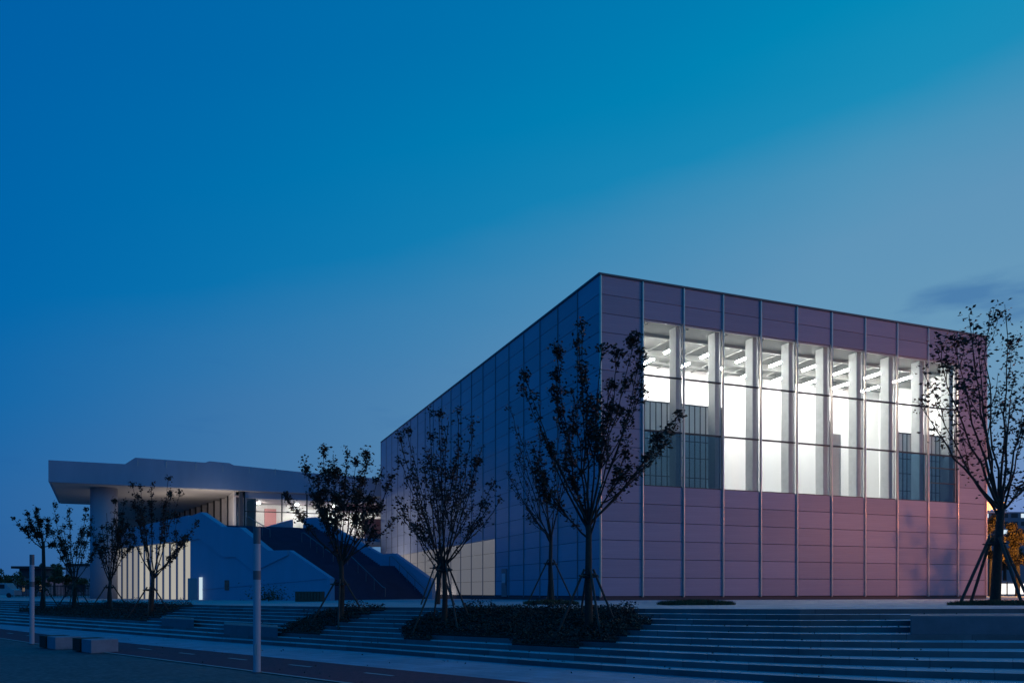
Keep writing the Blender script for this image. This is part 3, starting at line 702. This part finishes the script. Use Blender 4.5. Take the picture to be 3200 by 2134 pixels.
# grass mounds on the terrace
def mound(x, y, rx, ry, label, n=5200, parent=None):
    c = hit(x, y, 0); pts = []; m_ = MB(); K = 28; ring = []
    for k in range(K):
        an = 2*math.pi*k/K; ring.append((c.x+rx*math.cos(an), c.y+ry*math.sin(an)))
    v = [(c.x, c.y, c.z+.10)]+[(x_*.6+c.x*.4, y_*.6+c.y*.4, c.z+.08) for x_, y_ in ring]+[(x_, y_, c.z+.004) for x_, y_ in ring]
    f = [[0, 1+k, 1+(k+1) % K] for k in range(K)]+[[1+k, 1+K+k, 1+K+(k+1) % K, 1+(k+1) % K] for k in range(K)]
    o = mesh_obj('grass_mound', v, f, M_soil); tag(o, label+', soil', 'grass mound', kind='structure')
    v = []; f = []
    for _ in range(n):
        r = math.sqrt(random.random()); an = random.random()*2*math.pi
        px, py = c.x+rx*r*math.cos(an), c.y+ry*r*math.sin(an); pz = c.z+.09*(1-r*r)
        h = random.uniform(.06, .17); lx, ly = random.gauss(0, .05), random.gauss(0, .05); w = .012; k = len(v); an2 = random.random()*3.14
        v += [(px-w*math.cos(an2), py-w*math.sin(an2), pz), (px+w*math.cos(an2), py+w*math.sin(an2), pz), (px+lx, py+ly, pz+h)]; f.append([k, k+1, k+2])
    o = mesh_obj('grass', v, f, M_leafg); tag(o, label, 'grass', kind='stuff')
mound(2175, 1889, 1.5, .75, 'oval grass patch on the terrace before the lit facade')
mound(1722, 1887, 1.25, .8, 'grass mound around the slim tree near the building corner')
mound(3120, 1890, 1.9, .7, 'grass patch around the right tree')

# ------------------------------------------------------------------ trees
def tree(name, base, fork, tips, D, rtrunk, leaves, label, lsize=.1, lm_=None, depth=.5, spread=.22, sub=5, group='young staked trees', bush=1.0, comp=1):
    """base/fork/tips are photo pixels on the plane at distance D; limbs get their own depth"""
    P0 = Vector(base)
    t_ = thing(name, label, 'tree', P0, group)
    rs = random.Random(hash(label) % 9973 if False else len(label)*31+leaves)
    fx, fy = fork; FK = at(fx, fy, D)
    wood = MB()
    mid = P0.lerp(FK, .5)+Vector((rs.uniform(-.05, .05), rs.uniform(-.05, .05), 0))
    top_r = rtrunk*.72
    wood.tube([P0-UP*.15, P0+UP*.12, mid, FK], [rtrunk*1.35, rtrunk*1.08, rtrunk*.9, top_r], 10)
    pts = []; pw_ = []
    nt_ = len(tips); more = []
    for tp in tips:
        for _ in range(comp):
            u = rs.uniform(.05, .3); sx = rs.gauss(0, 26)*(26/D)
            more.append((tp[0]+(fork[0]-tp[0])*u+sx, tp[1]+(fork[1]-tp[1])*u*1.1, (tp[2] if len(tp) > 2 else 1)*.8, 1))
    tips = list(tips)+more; mains = []
    for i, tp in enumerate(tips):
        T = at(tp[0], tp[1], D); wgt = tp[2] if len(tp) > 2 else 1.0
        lat = abs(T.x-FK.x)
        dep = rs.choice([-1, 1])*(.25+rs.random()*.75)*depth*max(.5, (T-FK).length*.32)
        T = T*((D+dep)/D)
        st = FK+(P0-FK)*rs.uniform(-.02, .14)
        if len(tp) > 3: st = rs.choice(mains[max(0, len(mains)-nt_):]) if not mains else min(mains, key=lambda m: (m[1]-T).length)[0]
        L1 = (T-st).length
        ctrl = st.lerp(T, .45)+Vector(((T.x-st.x)*.12, dep*.15, -L1*.03))+Vector((rs.gauss(0, .08), rs.gauss(0, .08), 0))
        K = 9; path = []
        for k in range(K+1):
            u = k/K; p = st*(1-u)**2+ctrl*2*u*(1-u)+T*u*u
            p = p+Vector((rs.gauss(0, .025), rs.gauss(0, .025), rs.gauss(0, .02)))*(1 if 0 < k else 0)*L1*.22
            path.append(p)
        r0 = top_r*(rs.uniform(.38, .55) if len(tp) < 4 else rs.uniform(.22, .3))
        wood.tube(path, [max(.012, r0*(1-.85*(k/K)**.8)) for k in range(K+1)], 6, cap=False)
        nlf = wgt
        if len(tp) < 4: mains.append((path[int(K*rs.uniform(.35, .55))], path[-1]))
        for k in range(2, K+1): pts.append((path[k], .07+.07*(1-abs(k/K-.8)), nlf*(.15+1.5*(k/K)**1.5)))
        ns = int((sub if len(tp) < 4 else sub*.6)*rs.uniform(.8, 1.3))
        for j in range(ns):
            u = .34+.64*(j+rs.random())/ns; k = min(K-1, int(u*K)); p = path[k].lerp(path[k+1], u*K-k)
            d = (path[k+1]-path[k]).normalized()
            side = Vector((rs.gauss(0, 1), rs.gauss(0, 1), rs.gauss(0, .4))); side -= d*side.dot(d); side.normalize()
            d2 = (d*rs.uniform(.8, 1.3)+side*rs.uniform(.18, .5)+UP*.2).normalized()
            Ls = L1*spread*rs.uniform(.35, 1.0)*(1.05-.6*u); e = p+d2*Ls+UP*Ls*.08
            m1 = p.lerp(e, .5)+side*Ls*.06
            wood.tube([p, m1, e], [r0*.36*(1-.6*u)+.008, .011, .008], 4, cap=False)
            for w in (.35, .6, .8, 1.0): pts.append((p.lerp(e, w), .075+.05*rs.random(), nlf*(.2+.8*w)*u))
            if rs.random() < .7:
                s2 = Vector((rs.gauss(0, 1), rs.gauss(0, 1), rs.gauss(0, .5))).normalized(); e2 = m1+(d2+s2*.6).normalized()*Ls*.5
                wood.tube([m1, e2], [.006, .004], 3, cap=False)
                for w in (.5, 1.0): pts.append((m1.lerp(e2, w), .08, nlf*.7*u))
    wood.build('trunk', M_bark, t_, smooth=True)
    ws = np.array([p[2] for p in pts]); ws = ws*rng.uniform(.1, 1.9, len(ws))**1.7; ws /= ws.sum()
    idx = rng.choice(len(pts), leaves, p=ws)
    cen = np.array([tuple(p[0]) for p in pts])[idx]; sg = np.array([p[1] for p in pts])[idx][:, None]*bush
    leaf_mesh('crown', cen+rng.normal(size=(leaves, 3))*sg*.85, lsize*1.22, lm_ or M_leaf, t_)
    return t_
def support(base, hring, rad, label, n=4, rot=.4, rp=.035, rt=.12):
    P = Vector(base); t_ = thing('tree_support', label, 'tree stake', P, 'timber supports round the young trees')
    for k in range(n):
        an = rot+2*math.pi*k/n; foot = P+Vector((math.cos(an)*rad, math.sin(an)*rad, 0)); foot.z = P.z-.12
        tip = P+Vector((math.cos(an)*(rt+.06), math.sin(an)*(rt+.06), hring))
        MB().tube([foot, tip+(tip-foot)*.05], rp, 7).build('stake', M_stake, t_)
    K = 14
    for zz in (hring-.05, hring-.14):
        MB().tube([P+Vector((math.cos(2*math.pi*k/K)*(rt+.05), math.sin(2*math.pi*k/K)*(rt+.05), zz)) for k in range(K+1)], .022, 5).build('tie', M_band, t_)
    for k in range(n):
        an = rot+2*math.pi*k/n+.4; c_ = P+Vector((math.cos(an)*(rt+.1), math.sin(an)*(rt+.1), hring-.1))
        MB().tube([c_-Vector((math.cos(an), math.sin(an), 0))*.16, c_+Vector((math.cos(an), math.sin(an), 0))*.16], .03, 5).build('crosspiece', M_stake, t_)

def stepbase(x, y, k):
    p = hit(x, y, k); return p
b1 = hit(1840, 1972, 4.5); tree('young_tree', b1, (1840, 1640), [(1640, 1175, 1.4), (1735, 1070, 1.5), (1815, 1012, 1.1), (1880, 1085), (1985, 1050, 1.9), (2020, 1125, .9), (2118, 1295, 1.1), (2055, 1370, 1.1), (1685, 1330, .8), (1790, 1230, 1.2), (1905, 1200, 1.2), (1672, 1470, 1.2), (1765, 1430, .9), (1960, 1400, 1.0), (1830, 1150, 1.3), (1940, 1100, 1.6)], b1.y, .12, 6800, 'tallest staked tree on the steps before the building corner', .105, depth=.8, bush=.9)
support(b1, 1.75, 1.0, 'timber tripod round the tallest tree before the building corner', 4, .25, .035, .12)
b2 = hit(1721, 1886, 0); tree('young_tree', b2, (1722, 1675), [(1598, 1290), (1640, 1390), (1680, 1330), (1585, 1475), (1650, 1585), (1745, 1330), (1775, 1400), (1800, 1290), (1620, 1430), (1700, 1450)], b2.y, .11, 1100, 'slim nearly bare tree on the terrace by the dark side wall', .11, depth=.8, sub=8)
support(b2, 1.95, 1.15, 'timber tripod round the slim bare tree by the side wall', 4, .1, .035, .11)
b3 = hit(1388, 1963, 4.7); tree('young_tree', b3, (1388, 1768), [(1245, 1362), (1272, 1345), (1345, 1287, 1.2), (1372, 1283), (1400, 1320), (1437, 1308, 1.2), (1482, 1310, 1.2), (1505, 1400), (1535, 1520), (1528, 1575), (1290, 1490), (1240, 1555), (1310, 1640), (1440, 1480), (1350, 1450)], b3.y, .10, 3300, 'wide vase-shaped tree on the steps right of the staircase', .10, depth=.8)
support(b3, 2.1, 1.15, 'timber tripod round the wide vase-shaped tree right of the staircase', 4, .5, .033, .11)
b4 = hit(1367, 1887, 0); tree('young_tree', b4, (1370, 1765), [(1300, 1480), (1345, 1430), (1410, 1450), (1455, 1500), (1270, 1590), (1480, 1580), (1380, 1520)], b4.y, .13, 1100, 'tree on the terrace half hidden behind the wide vase-shaped tree', .11, depth=.7)
support(b4, 1.9, 1.2, 'timber tripod on the terrace behind the wide vase-shaped tree', 4, .9, .035, .15)
b5 = hit(1063, 1953, 5); tree('young_tree', b5, (1066, 1752), [(948, 1435, 1.4), (1005, 1403, 1.3), (1040, 1420, 1.3), (1085, 1400, 1.3), (1112, 1430, 1.2), (1150, 1412, 1.3), (1192, 1470, 1.2), (1232, 1478, 1.1), (902, 1560, 1.1), (1238, 1620, .8), (1170, 1560), (990, 1500, 1.4), (1060, 1480, 1.4), (1130, 1500, 1.3), (1010, 1570)], b5.y, .125, 6600, 'leafy tree on the steps in front of the staircase', .115, depth=.9)
support(b5, 1.75, 1.25, 'timber tripod round the leafy tree in front of the staircase', 4, .15, .035, .14)
b6 = hit(470, 1920, 4); tree('young_tree', b6, (478, 1800), [(415, 1512, 1.4), (440, 1530), (475, 1522, 1.3), (525, 1495, 1.4), (515, 1560, 1.2), (562, 1540, 1.3), (613, 1640, 1.2), (555, 1722, .5), (400, 1640, .6), (590, 1665), (440, 1600)], b6.y, .14, 3100, 'tall tree in front of the lit glass wall, rightmost of the left group', .125, depth=.8)
support(b6, 1.55, 1.2, 'timber tripod under the rightmost tree of the left group', 4, .3, .04, .16)
b7 = hit(343, 1905, 3); tree('young_tree', b7, (345, 1812), [(335, 1600, 1.2), (360, 1568, 1.5), (388, 1572, 1.5), (318, 1650), (402, 1620, 1.3), (415, 1655, 1.2), (300, 1700, .8), (287, 1645, .9), (375, 1640, 1.3)], b7.y, .14, 3000, 'narrow dense tree before the round column', .13, depth=.7)
support(b7, 1.6, 1.25, 'timber tripod under the narrow dense tree before the round column', 4, .6, .04, .16)
b8 = hit(232, 1897, 2.4); tree('young_tree', b8, (232, 1812), [(168, 1585, 1.3), (215, 1582, 1.1), (268, 1592, 1.2), (285, 1630), (158, 1650), (200, 1645, 1.2), (250, 1650, .8), (308, 1692, .9), (185, 1690)], b8.y, .15, 2500, 'forked tree standing under the roof corner of the pavilion', .14, depth=.8)
support(b8, 1.5, 1.2, 'timber tripod under the forked tree by the pavilion roof corner', 4, .2, .04, .18)
b9 = hit(134, 1902, 3.5); tree('young_tree', b9, (135, 1690), [(44, 1622, 1.1), (85, 1605, 1.2), (110, 1580, 1.3), (150, 1625, 1.3), (130, 1625, 1.4), (72, 1655), (168, 1700, 1.0), (115, 1660, 1.3)], b9.y, .15, 2500, 'leftmost tree beside the far white pole', .14, depth=.8)
support(b9, 1.5, 1.2, 'timber tripod under the leftmost tree', 4, .7, .04, .18)
b10 = hit(3110, 1888, 0); tree('young_tree', b10, (3128, 1590), [(2888, 1160), (2925, 1085, 1.4), (3030, 985, .9), (3085, 965, .9), (3150, 990), (2985, 1075, 1.3), (3055, 1060, 1.3), (2878, 1265, .7), (3165, 1190), (3235, 1160), (3205, 1310), (3285, 1420), (3190, 1515, .5)], b10.y, .19, 2700, 'tall tree at the right edge of the lit facade', .15, depth=.9, sub=5, bush=2.0, comp=0, spread=.3)
support(b10, 2.5, 1.55, 'thick timber tripod round the tall right tree', 4, .1, .06, .24)
b11 = at(3318, 1873, 53.5); tree('young_tree', b11, (3318, 1795), [(3255, 1610), (3285, 1560), (3320, 1540), (3352, 1565), (3385, 1620), (3300, 1640), (3340, 1640), (3270, 1690), (3370, 1690)], b11.y, .12, 4200, 'young tree just outside the right picture edge by the museum end', .11, depth=.8, bush=1.8)
# shrub by the stair wall
sh = hit(840, 1878, 0); t_ = thing('leafy_shrub', 'small leafy shrub at the foot of the stair wall', 'shrub', sh)
leaf_mesh('foliage', np.array(sh)+np.abs(rng.normal(size=(700, 3)))*np.array([.8, .5, .75])*np.array([1, 1, 1])*np.sign(rng.normal(size=(700, 3)))*np.array([1, 1, 0])+np.array([0, 0, .1])+np.abs(rng.normal(size=(700, 3)))*np.array([0, 0, .55]), .17, M_leafg, t_)
MB().tube([sh-UP*.1, sh+UP*.8], [.05, .02], 6).build('stem', M_bark, t_)

# ------------------------------------------------------------------ beyond the site, left
def bg_tree(name, x, D, wpx, ytop, ybase, label, m=None, n=1600, ls=.35, group=None):
    c = at(x, ybase, D); h = (ybase-ytop)/F*D; w = wpx/F*D/2
    t_ = thing(name, label, 'tree', (c.x, c.y, c.z), group)
    MB().tube([c-UP*.3, c+UP*h*.35, c+UP*h*.8], [w*.09+.06, w*.07+.05, .04], 7).build('trunk', M_bark, t_)
    nb_ = 14; cs = [(rng.normal()*w*.45, rng.normal()*w*.45, h*(.42+.5*rng.random()), w*rng.uniform(.22, .42)) for _ in range(nb_)]
    pts = []
    for _ in range(n):
        a_ = cs[rng.integers(nb_)]; g = rng.normal(size=3); g /= np.linalg.norm(g); pts.append(np.array([c.x+a_[0], c.y+a_[1], c.z+min(a_[2], h*.92)])+g*a_[3]*rng.random()**.4*np.array([1, 1, .8]))
    leaf_mesh('crown', pts, ls, m or M_leafg, t_)
for i, (x, D, w, yt_, lb) in enumerate(((-10, 150, 90, 1775, 'rounded dark tree at the left picture edge'), (55, 165, 80, 1790, 'low dark tree behind the far left pole'), (170, 160, 70, 1755, 'dark tree beside the pink house wall'), (205, 140, 60, 1790, 'yellowish tree under the left lamp glow'), (-60, 140, 80, 1760, 'dark tree mostly outside the left picture edge'), (110, 150, 50, 1800, 'small dark tree between the low house and the pole'), (262, 175, 60, 1800, 'small tree before the pink wall by the column'))):
    bg_tree('distant_tree', x, D, w, yt_, 1862, lb, n=1500, ls=.4, group='trees beyond the terrace')
def house(x0, x1, y0, D, dep, label, wallm, roofm, eave=1.0, nw=0, wm=None):
    a = at(x0, y0, D); b_ = at(x1, y0, D); zb = -.9; h = a.z
    t_ = thing('low_house', label, 'building', (a.x, a.y, zb))
    MB().box((a.x, a.y, zb), (b_.x-a.x, 0, 0), (0, dep, 0), (0, 0, h-zb)).build('wall', wallm, t_)
    MB().box((a.x-eave, a.y-eave, h), (b_.x-a.x+2*eave, 0, 0), (0, dep+2*eave, 0), (0, 0, .55)).build('roof', roofm, t_)
    for k in range(nw):
        xx = a.x+(b_.x-a.x)*(k+.3)/nw; w_ = MB().box((xx, a.y-.06, zb+1.0), ((b_.x-a.x)/nw*.42, 0, 0), (0, .05, 0), (0, 0, (h-zb)*.45)).build('window', M_dark, t_)
        MB().box((xx+.12, a.y-.09, zb+1.12), ((b_.x-a.x)/nw*.42-.24, 0, 0), (0, .025, 0), (0, 0, (h-zb)*.45-.24)).build('pane', wm or M_dark, w_)
pinkw = mat('pink_render', (.46, .36, .42), .85, var=.12, scale=.3); roofd = mat('dark_roof', (.03, .03, .035), .7)
house(205, 290, 1768, 185, 10, 'pale pink house wall seen beside the round column', pinkw, roofd, .2, 1)
house(60, 140, 1806, 175, 9, 'low pink house with a dark flat roof at the far left', pinkw, roofd, 2.0, 3, emis('house_window_glow', (1, .7, .45), .35))
house(60, 128, 1776, 190, 9, 'dark two storey house behind the low pink house', mat('dark_house', (.05, .05, .06), .8), roofd, 1.2, 2)
fen = thing('picket_fence', 'low railing fence along the far left edge of the terrace', 'fence', at(150, 1866, 125))
for k in range(60):
    p = at(30+k*4.4, 1866, 128); MB().box((p.x-.05, p.y, zT(p.x)), (.1, 0, 0), (0, .06, 0), (0, 0, 1.9)).build('picket', M_dark, fen)
for zz in (.3, 1.7):
    a = at(28, 1866, 128); b_ = at(30+60*4.4, 1866, 128); MB().box((a.x, a.y+.062, zT(-60)+zz), (b_.x-a.x, 0, 0), (0, .05, 0), (0, 0, .09)).build('fence_rail', M_dark, fen)
van = at(12, 1866, 118); vz = zT(-60)
vt = thing('parked_van', 'pale van parked at the left picture edge', 'van', (van.x, van.y, vz))
MB().prism([Vector((van.x-3.2, van.y, vz+.35)), Vector((van.x+1.5, van.y, vz+.35)), Vector((van.x+1.5, van.y, vz+1.1)), Vector((van.x+.9, van.y, vz+1.25)), Vector((van.x+.3, van.y, vz+2.1)), Vector((van.x-3.2, van.y, vz+2.15))], (0, 1.8, 0)).build('body', mat('van_paint', (.45, .45, .48), .35), vt, bevel=.05)
for dx in (-2.3, .7): MB().tube([(van.x+dx, van.y-.03, vz+.34), (van.x+dx, van.y+.22, vz+.34)], .34, 16).build('wheel', M_dark, vt)
MB().box((van.x-.9, van.y-.02, vz+1.3), (1.0, 0, 0), (0, .02, 0), (0, 0, .6)).build('side_window', M_dark, vt)
MB().box((van.x-3.22, van.y+.1, vz+.8), (.03, 0, 0), (0, .25, 0), (0, 0, .3)).build('tail_light', emis('tail_red', (1, .12, .04), .8), vt)

# ------------------------------------------------------------------ beyond the site, right
sg_ = at(3085, 1585, 240); se = at(3152, 1585, 240); zb = -.6
tb = thing('distant_block', 'distant block with a glowing orange rooftop sign behind the right tree', 'building', (sg_.x, sg_.y, zb))
bw_ = mat('distant_block_wall', (.20, .21, .24), .8)
MB().box((sg_.x-14, sg_.y+2, zb), (50, 0, 0), (0, 16, 0), (0, 0, at(0, 1597, 240).z-zb)).build('wall', bw_, tb)
zt_ = at(0, 1597, 240).z
for r_ in range(3):
    for k in range(16):
        w_ = MB().box((sg_.x-12+k*2.9, sg_.y+1.9, zt_-1.7-r_*2.4), (1.9, 0, 0), (0, .08, 0), (0, 0, 1.2)).build('window', emis('far_window_cool', (.75, .9, 1), .9) if (k*5+r_*3) % 4 == 0 else M_dark, tb)
rs = random.Random(5)
MB().box((sg_.x-.3, sg_.y+1.4, zt_+.1), (se.x-sg_.x+.6, 0, 0), (0, .2, 0), (0, 0, .25)).build('sign_rail', M_dark, tb)
gl = emis('sign_glow', (1, .36, .08), 5)
for k in range(5):
    x_ = sg_.x+.1+k*(se.x-sg_.x)/5; w_ = (se.x-sg_.x)/5*.74; m_ = MB(); y_ = sg_.y+1.2; zz = zt_+.36
    m_.box((x_, y_, zz), (.26, 0, 0), (0, .2, 0), (0, 0, 2.5)); m_.box((x_+.27, y_+.01, zz+2.2), (w_-.27, 0, 0), (0, .2, 0), (0, 0, .28))
    m_.box((x_+.27, y_+.01, zz+(1.0 if k % 2 else .05)), (w_-.27, 0, 0), (0, .2, 0), (0, 0, .28))
    if k != 2: m_.box((x_+w_-.26, y_+.02, zz+.3), (.25, 0, 0), (0, .2, 0), (0, 0, 1.85))
    m_.build('sign_stroke_panel', gl, tb)
for i, (x, D, w, yt_, lb) in enumerate(((3095, 96, 100, 1605, 'orange lit street tree just right of the building edge'), (3180, 100, 140, 1595, 'orange lit street tree at the right picture edge'), (3290, 98, 120, 1640, 'street tree mostly outside the right picture edge'), (3140, 120, 110, 1655, 'dark street tree behind the orange lit pair'))):
    bg_tree('street_tree', x, D, w, yt_, 1866, lb, M_leafo, 6000, .3, 'street trees beyond the right edge of the museum')
# lit shop strip
a = at(3120, 1866, 118); b_ = at(3330, 1866, 118)
sp = thing('shop_front', 'brightly lit white shop front low behind the right tree', 'building', (a.x, a.y, -.6))
MB().box((a.x, a.y+.3, -.6), (b_.x-a.x, 0, 0), (0, 4, 0), (0, 0, 2.3)).build('wall', bw_, sp)
npn = 7; wpn = (b_.x-a.x)/npn
for k in range(npn):
    MB().box((a.x+k*wpn+.1, a.y+.22, -.25), (wpn-.2, 0, 0), (0, .07, 0), (0, 0, 1.5)).build('lit_window', emis('shop_white', (1, .93, .86), 1.4), sp)
    MB().box((a.x+k*wpn-.06, a.y+.15, -.5), (.12, 0, 0), (0, .1, 0), (0, 0, 2.0)).build('window_post', M_dark, sp)
# sodium street lamps (outside the frame on the terrace, and among the street trees)
def lamp(x, y, h, e, label, col=(1, .47, .16), arm=(-1, 0)):
    z = zT(x); t_ = thing('street_lamp', label, 'street lamp', (x, y, z), 'sodium street lamps')
    MB().tube([(x, y, z-.1), (x, y, z+h-.6), (x+arm[0]*.35, y+arm[1]*.35, z+h-.1), (x+arm[0]*1.4, y+arm[1]*1.4, z+h)], [.09, .06, .05, .045], 10).build('post', M_poled, t_)
    c = Vector((x+arm[0]*1.6, y+arm[1]*1.6, z+h-.02))
    MB().box(c-Vector((.3, .16, -.02)), (.6, 0, 0), (0, .32, 0), (0, 0, .12)).build('lamp_housing', M_poled, t_)
    MB().box(c-Vector((.24, .12, .04)), (.48, 0, 0), (0, .24, 0), (0, 0, .05)).build('lamp_lens', emis('sodium_lens', col, 30), t_)
    ld = bpy.data.lights.new('lamp_glow', 'POINT'); ld.energy = e; ld.color = col; ld.shadow_soft_size = .32
    lo = bpy.data.objects.new('lamp_glow', ld); C.objects.link(lo); lo.parent = t_; lo.location = c-Vector((x, y, z))-UP*.35
lamp(42, 47, 7.0, 4600, 'sodium street lamp standing on the terrace right of the tall tree', (1, .33, .14))
lamp(63, 87, 5.5, 13000, 'sodium street lamp among the right street trees', (1, .48, .10))

pts = []
for _ in range(330):
    x = random.uniform(500, 3100); n = random.uniform(0, 9); p = on_step(x, math.ceil(n)-random.uniform(.08, .9)); p.z = zT(p.x)-math.ceil(n)*RISE+.012; pts.append(p)
for _ in range(120):
    t_, s_ = random.uniform(-40, 8), random.uniform(14.5, 21.4); x = s_/2+t_*c45; pts.append(Vector((x, s_/2-t_*c45, zG(x)+.03)))
tag(leaf_mesh('fallen_leaves', pts, .07, M_leaf, flat=.25), 'fallen leaves scattered over the steps and the pavement', 'leaves', kind='stuff')
